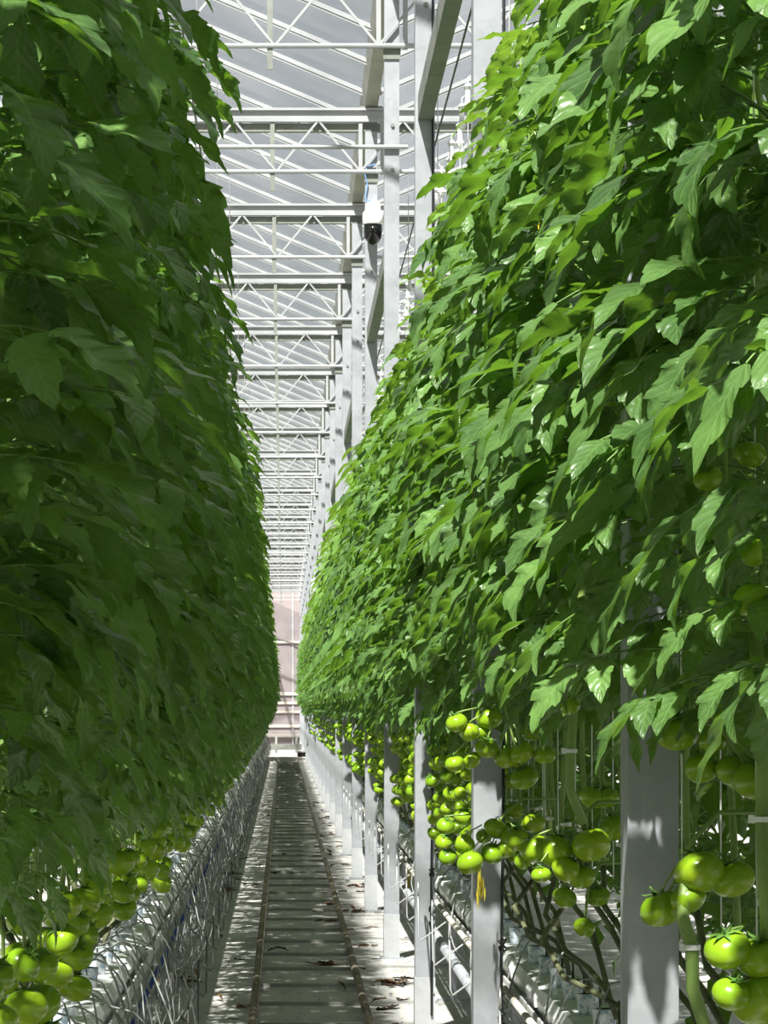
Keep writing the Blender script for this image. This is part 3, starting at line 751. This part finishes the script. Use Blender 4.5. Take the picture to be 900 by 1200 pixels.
# large leaves hanging before the first post
for q, (x, y, Yc, az, sc) in enumerate([(890, 520, 5.35, .1, 1.0), (850, 705, 5.4, -.25, .95), (800, 640, 5.75, .25, .9), (815, 455, 5.6, -.1, 1.0), (835, 770, 5.3, .3, .8), (935, 815, 4.8, .0, .85), (760, 560, 6.2, -.2, .9), (745, 735, 6.3, .2, .85)]):
    p = nearest_plant(Yc); link('leaf', fine_me[q], p, px(x, y, Y=Yc)-p.location, (.05*(q % 3-1), .05, PI+az), sc)
# yellow flowers on the nearest heads
def flower_mesh(seed):
    r = random.Random(seed); b = MB()
    for q in range(4):
        c = Vector((r.uniform(-.04, .04), r.uniform(-.02, .02), -.02-.022*q)); b.tube([(0, 0, -.012*q), tuple(c*.6+Vector((0, 0, .012))), tuple(c)], .0014, 4, 1)
        for k in range(6):
            a = k*PI/3+q; d = Vector((math.cos(a), math.sin(a)*.6, .25 if q % 2 else -.9)).normalized(); w = d.cross(Vector((0, 0, 1))).normalized(); n0 = len(b.v)
            b.v += [tuple(c), tuple(c+d*.008+w*.0028), tuple(c+d*.017), tuple(c+d*.008-w*.0028)]; b.f.append((n0, n0+1, n0+2, n0+3)); b.m.append(0)
        b.tube([tuple(c), tuple(c+Vector((0, 0, -.009)))], [.003, .001], 5, 0)
    b.tube([(.05, 0, .02), (.02, 0, .012), (0, 0, 0), (0, 0, -.05)], .0018, 5, 1)
    return b.mesh('flower_truss', [M['flower'], M['stem']])
FLW = [flower_mesh(i) for i in range(3)]
for q, (x, y, Yc) in enumerate([(682, 38, 7.0), (652, 135, 7.2), (690, 98, 6.8), (642, 222, 7.2), (660, 226, 7.1), (655, 190, 7.3), (760, 60, 6.0), (610, 60, 8.2), (620, 150, 8.0)]):
    p = nearest_plant(Yc); link('flower_truss', FLW[q % 3], p, px(x, y, Y=Yc)-p.location, (0, 0, q))

# the rest of both rows, their far flanks and the neighbouring rows: foliage nobody could count
def mass(name, x, side, y0, y1, step, nleaf, label, z0=1.4, z1=3.3, flank=1):
    A = Acc(); y = y0
    while y < y1:
        V, Q, U, Mi = joined(RNG, side, leaf_plan(RNG, side, nleaf, z0, z1, .8, 1.0), coarse, 0)
        V = V+np.array((x-stem_x(3, side), y-DYL, 0)); A.V.append(V); A.Q.append(Q+A.n); A.U.append(U); A.M.append(Mi); A.n += len(V)
        y += step
    o = link(name, np_mesh(name, *A.arrays(), LM)); tag(o, label, 'foliage', kind='stuff')
yf = START+SPACING*NIND
for side in (1, -1):
    gx = GUT_R if side > 0 else GUT_L
    mass('far_plant_foliage', gx-side*.1, side, yf, ROW_END, .45, 42, 'distant tomato foliage at the far end of the %s row' % rowname(side))
    mass('flank_foliage', gx+side*(.42 if side > 0 else .72), -side, -5.5, ROW_END, .5, 66 if side < 0 else 58, 'tomato foliage on the far flank of the %s row' % rowname(side), .55 if side < 0 else .75)
    mass('rear_foliage', gx-(.02 if side > 0 else .16), side, -5.5, START-(1.15 if side > 0 else .3), .40, 64, 'tomato foliage of the %s row behind the viewpoint' % rowname(side), 1.3, 3.3 if side > 0 else 3.9)
    mass('neighbour_foliage', gx+side*1.45, side, -5.5, ROW_END, .8, 36, 'tomato foliage of the next row beyond the %s row' % rowname(side))

# ------------------------------------------------------------------ growing gutters, slabs, pots
gut = MB()
pr = [(-.12, .0), (-.12, -.05), (-.05, -.085), (.05, -.085), (.12, -.05), (.12, 0), (.113, 0), (.113, -.045), (.05, -.078), (-.05, -.078), (-.113, -.045), (-.113, 0)]
for y in (0, ROW_END-2): gut.v += [(a, y, b) for a, b in pr]
n = len(pr); gut.f += [(j, (j+1) % n, n+(j+1) % n, n+j) for j in range(n)]; gut.m += [0]*n
gut_me = gut.mesh('trough', [M['gutter']])
stand_me = MB().box((-.10, -.02, -.105), (.10, .02, -.087)).box((-.015, -.015, -SLAB_TOP+.08), (.015, .015, -.1)).box((-.09, -.03, -SLAB_TOP+.07), (.09, .03, -SLAB_TOP+.08)).mesh('stand', [M['steel']])
GZT = SLAB_TOP-.07
slab_b = MB()
nx, ny = 4, 8
import itertools
def slab_mesh(seed):
    r = random.Random(seed); b = MB(); w, l, h = .095, .49, .075
    prof = [(-w, 0), (-w-.004, h*.5), (-w+.012, h*.93), (-w*.4, h), (w*.4, h), (w-.012, h*.93), (w+.004, h*.5), (w, 0)]
    n = len(prof); ys = [-l, -l+.02, -l*.5, 0, l*.5, l-.02, l]
    for q, y in enumerate(ys):
        e = .8 if q in (0, 6) else 1
        b.v += [(a*e+r.uniform(-.003, .003), y, bb*(e if bb > 0 else 1)+(r.uniform(-.004, .004) if bb > .05 else 0)) for a, bb in prof]
    for q in range(6):
        for j in range(n): b.f.append((q*n+j, q*n+(j+1) % n, (q+1)*n+(j+1) % n, (q+1)*n+j)); b.m.append(0)
    b.f += [tuple(range(n))[::-1], tuple(range(6*n, 7*n))]; b.m += [0, 0]
    return b.mesh('slab', [M['slab']])
SLABS = [slab_mesh(i) for i in range(3)]
pot_me = MB().lathe([(0, 0), (.030, 0), (.036, .065), (.034, .066), (.033, .06), (0, .06)], n=12).mesh('sleeve', [M['pot']])
plug_me = MB().lathe([(.033, .058), (.02, .066), (0, .068)], n=10).tube([(.015, .01, .06), (.016, .012, .13)], .004, 5).mesh('plug', [M['plug']])
for side in (1, -1):
    gx = GUT_R if side > 0 else GUT_L; rn = rowname(side)
    g = empty('growing_gutter', (gx, 2, GZT), 'pale hanging trough under the white slabs of the %s row' % rn, 'gutter')
    link('trough', gut_me, g)
    for j in range(30): link('stand', stand_me, g, (0, 1.1+j*2.2, 0))
    cs, cp = {}, {}
    rr = random.Random(3+side)
    for j in range(34):
        y = 4.2+j*1.03; k, wh = where(y); cs[k] = cs.get(k, 0)+1
        o = link('growing_slab', SLABS[j % 3], None, (gx, y, SLAB_TOP-.075)); 
        tag(o, 'white wrapped growing slab of the %s row, %s %s' % (rn, ordinal(cs[k]), wh), 'slab', 'white growing slabs of the %s row' % rn)
    for j in range(76):
        y = 4.0+j*SPACING-.0; k, wh = where(y); cp[k] = cp.get(k, 0)+1
        o = empty('seedling_pot', (gx-side*.015, y-.0, SLAB_TOP-.003), 'small blue-grey pot on %s row slabs, %s %s' % (rn, ordinal(cp[k]), wh), 'pot', 'pots on the %s row slabs' % rn)
        link('sleeve', pot_me, o); link('plug', plug_me, o, None, (0, 0, rr.uniform(0, 6)))

# pipes low along the rows
for nm, lab, x, z, r, mt in (('heating_pipe', 'grey heating pipe running low behind the right-hand posts', .79, .42, .026, 'steel'),
                             ('blue_hose', 'blue irrigation hose under the drip tubes of left row', -.545, .46, .011, 'blue'),
                             ('supply_pipe', 'cream supply pipe along the front of right growing gutter', .785, .60, .013, 'creamrail')):
    o = link(nm, MB().tube([(x, 4, z), (x, ROW_END-2, z)], r, 8).mesh(nm, [M[mt]], True)); tag(o, lab, 'pipe' if 'pipe' in nm else 'hose')

# drip tubes
def drip(seed, side):
    r = random.Random(seed); a = r.uniform(.04, .20) if side < 0 else r.uniform(.0, .05); dy = r.uniform(-.35, .35)
    pts = []
    A0 = Vector((0, 0, .78)); B = Vector((-side*(.06+a*.6), dy*.3, .86+r.uniform(-.1, .06))); C = Vector((-side*(.12+a), dy*.8, r.uniform(.40, .72))); D = Vector((-side*(.06+a*.5), dy*1.3, r.uniform(.12, .42))); E = Vector((-side*.115, dy*1.2, .46))
    ctl = [A0, A0, B, C, D, E, E]
    for i in range(len(ctl)-3):
        for t in np.linspace(0, 1, 5)[:-1]:
            p0, p1, p2, p3 = ctl[i:i+4]
            pts.append(.5*((2*p1)+(p2-p0)*t+(2*p0-5*p1+4*p2-p3)*t*t+(3*p1-p0-3*p2+p3)*t**3))
    pts.append(E)
    return MB().tube(pts, .0032, 4).mesh('drip_tube', [M['tube']], True)
DRL = [drip(i, -1) for i in range(16)]; DRR = [drip(50+i, 1) for i in range(8)]
rr = random.Random(8)
for j in range(180):
    y = 5.5+30*(j/180)**1.15
    o = link('drip_tube', DRL[j % 16], None, (GUT_L+rr.uniform(-.03, .03), y, rr.uniform(-.06, .03)), (0, 0, rr.uniform(-.35, .35)))
    tag(o, 'thin grey drip tube looping out of the left growing gutter', 'tube', 'drip tubes along the left gutter')
for j in range(22):
    y = 6.5+14*(j/22)
    o = link('drip_tube', DRR[j % 8], None, (GUT_R+rr.uniform(-.02, .02), y, rr.uniform(-.06, .02)), (0, 0, rr.uniform(-.4, .4)))
    tag(o, 'thin grey drip tube looping out of the right growing gutter', 'tube', 'drip tubes along the right gutter')
A = Acc()
rest = MB()
src = []
for m_ in DRL[:6]:
    co = np.empty(len(m_.vertices)*3, np.float32); m_.vertices.foreach_get('co', co); qs = [tuple(p.vertices) for p in m_.polygons if len(p.vertices) == 4]
    src.append((co.reshape(-1, 3), np.array(qs)))
for j in range(300):
    V, Q = src[rr.randrange(6)]; y = 35.5+50*(j/300)
    A.add(V+np.array((GUT_L+rr.uniform(-.03, .03), y, rr.uniform(-.06, .03))), Q, np.zeros((len(V), 2)), 0)
o = link('distant_drip_tubes', np_mesh('distant_drip_tubes', *A.arrays(), [M['tube']])); tag(o, 'tangle of grey drip tubes far down the left gutter', 'tubing', kind='stuff')

# wire stem brackets
def bracket(side, seed):
    r = random.Random(seed); o = -side*.30; z0 = .27 if side < 0 else .50
    b = MB().tube([(-side*.10, 0, .54), (-side*.13, 0, z0+.10), (o+side*.01, 0, z0-.02), (o, .0, z0), (o, .05, z0+.14), (o, .07, z0+.20)], .0042, 5)
    lp = [(o, .07+.022*math.sin(t), z0+.225-.030*math.cos(t)) for t in np.linspace(0, 2*PI, 9)]
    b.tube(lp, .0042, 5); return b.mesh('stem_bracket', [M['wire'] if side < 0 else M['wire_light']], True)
for side, ys in ((-1, [8.5+1.36*j for j in range(26)]), (1, [8.9+1.36*j for j in range(18)])):
    me = bracket(side, 3); gx = GUT_R if side > 0 else GUT_L
    for j, y in enumerate(ys):
        k, wh = where(y)
        o = link('stem_bracket', me, None, (gx+(.0 if side < 0 else .02), y, 0))
        tag(o, '%s bent wire stem bracket on the %s gutter, %s from the camera' % ('dark' if side < 0 else 'bright', rowname(side), ordinal(j+1)), 'bracket', 'wire stem brackets on the %s gutter' % rowname(side))

# black cables tied to the second and third posts
for k, (dx, zt) in ((1, (.052, 1.25)), (2, (.035, 1.15))):
    y = posts_y[k]-.012; x = POSTX+dx
    b = MB().tube([(x, y, 6.0), (x+.004, y, 2.5), (x, y, zt), (x-.006, y, .75), (x-.004, y, .1)], .006, 6)
    cbl = empty('hanging_cable', (x, y, .1), 'black knotted cable hanging down the front of the %s grey post' % ordinal(k+1), 'cable')
    link('cable', b.mesh('cable', [M['black']], True), cbl, (-x, -y, -.1))
    kn = MB()
    for q, z in enumerate((.80, .62, .55)):
        pts = [(x-.004+.012*math.sin(t*2+q), y-.008, z+.02*math.cos(t)) for t in np.linspace(0, 5.5, 9)]; kn.tube(pts, .005, 5)
    link('knot', kn.mesh('knot', [M['black']], True), cbl, (-x, -y, -.1))

# ------------------------------------------------------------------ debris
def scrap(seed):
    r = random.Random(seed); rng = np.random.default_rng(seed)
    A = Acc()
    for q in range(r.randrange(1, 4)):
        l = r.uniform(.05, .12); V, Q, U = leaflet(l, l*r.uniform(.25, .5), 3, 4, rng, r.uniform(-.4, .6), r.uniform(.5, 1.3), .3)
        V = V @ rotz(r.uniform(0, 6)).T; V[:, 2] += .004-V[:, 2].min(); V[:, :2] += rng.uniform(-.05, .05, 2); A.add(V, Q, U, 0)
    return A.arrays()
def set_mat(arr, m, name): return np_mesh(name, *arr, [m])
SCR = [set_mat(scrap(i), M['dead_dark'] if i % 3 else M['dead'], 'withered_leaf') for i in range(9)]
rr = random.Random(21)
for j in range(120):
    y = 12+40*rr.random()**1.5; zone = rr.random()
    x = rr.uniform(-.48, -.2) if zone < .33 else rr.uniform(-.12, .4) if zone < .5 else rr.uniform(.45, .66)
    nm = 'left of the rails' if x < LRAIL else 'between the rails' if x < RRAIL else 'beside the right rail'
    o = link('withered_leaf', SCR[rr.randrange(9)], None, (x, y, 0.001), (0, 0, rr.uniform(0, 6)), rr.uniform(.7, 1.6))
    tag(o, 'dark withered leaf scrap on white ground cover %s' % nm, 'dead leaf', 'withered leaf scraps %s' % nm)
def heap(name, pos, n, spread, h, mats, label):
    A = Acc(); r = random.Random(n)
    for q in range(n):
        V, Q, U, Mi = scrap(100+q); d = r.random()
        V = V+np.array((r.gauss(0, spread*.5), r.gauss(0, spread*.8), h*max(0, r.random()*(1-d)))); A.V.append(V); A.Q.append(Q+A.n); A.U.append(U); A.M.append(np.full(len(Q), q % len(mats))); A.n += len(V)
    o = link(name, np_mesh(name, *A.arrays(), mats), None, pos); tag(o, label, 'dead leaves', kind='stuff')
heap('dead_leaf_pile', (-.60, 17.3, .002), 26, .07, .10, [M['dead_orange'], M['dead'], M['dead']], 'small heap of orange brown dry leaves by the left gutter')
heap('dead_leaf_pile', (-.55, 26.0, .002), 10, .09, .04, [M['dead']], 'flat scatter of brown dry leaves farther along the left gutter')
heap('dead_leaf_pile', (.655, 17.2, .002), 14, .06, .03, [M['dead'], M['dead_dark']], 'brown dry leaf clump beside the third grey post')
heap('dead_leaf_pile', (.66, 26.5, .002), 10, .08, .03, [M['dead'], M['dead_dark']], 'brown dry leaf clump between the fifth and sixth grey posts')

# yellowed trailing leaves
def wisp(n, l, seed):
    r = random.Random(seed); rng = np.random.default_rng(seed); A = Acc()
    for q in range(n):
        ll = r.uniform(.5, 1)*l; V, Q, U = leaflet(ll, ll*.16, 3, 4, rng, r.uniform(.1, .5), .9, .3)
        V = np.stack((V[:, 2], V[:, 1], -V[:, 0]), 1) @ rotz(r.uniform(0, 6)).T; V += np.array((r.gauss(0, .008), r.gauss(0, .008), -r.uniform(0, l*.8))); A.add(V, Q, U, 0)
    A.add(*tri_tube([(0, 0, .05), (0, .002, 0), (.002, 0, -l*.8)], .003, .001), 0)
    return A.arrays()
p = px(563, 1020, Y=9.9); o = link('yellow_leaf_strand', np_mesh('yellow_leaf_strand', *wisp(8, .085, 4), [M['yellow']]), None, p); tag(o, 'shrivelled yellow leaf strand dangling before the second grey post', 'leaf')
p = px(478, 1015, Y=21.0); o = link('yellow_leaf_strand', np_mesh('yellow_leaf_strand', *wisp(16, .15, 9), [M['yellow']]), None, p); tag(o, 'bright yellow withered tuft hanging behind the third grey post', 'leaf')
p = px(245, 1060, Y=23.5); p.z = .002
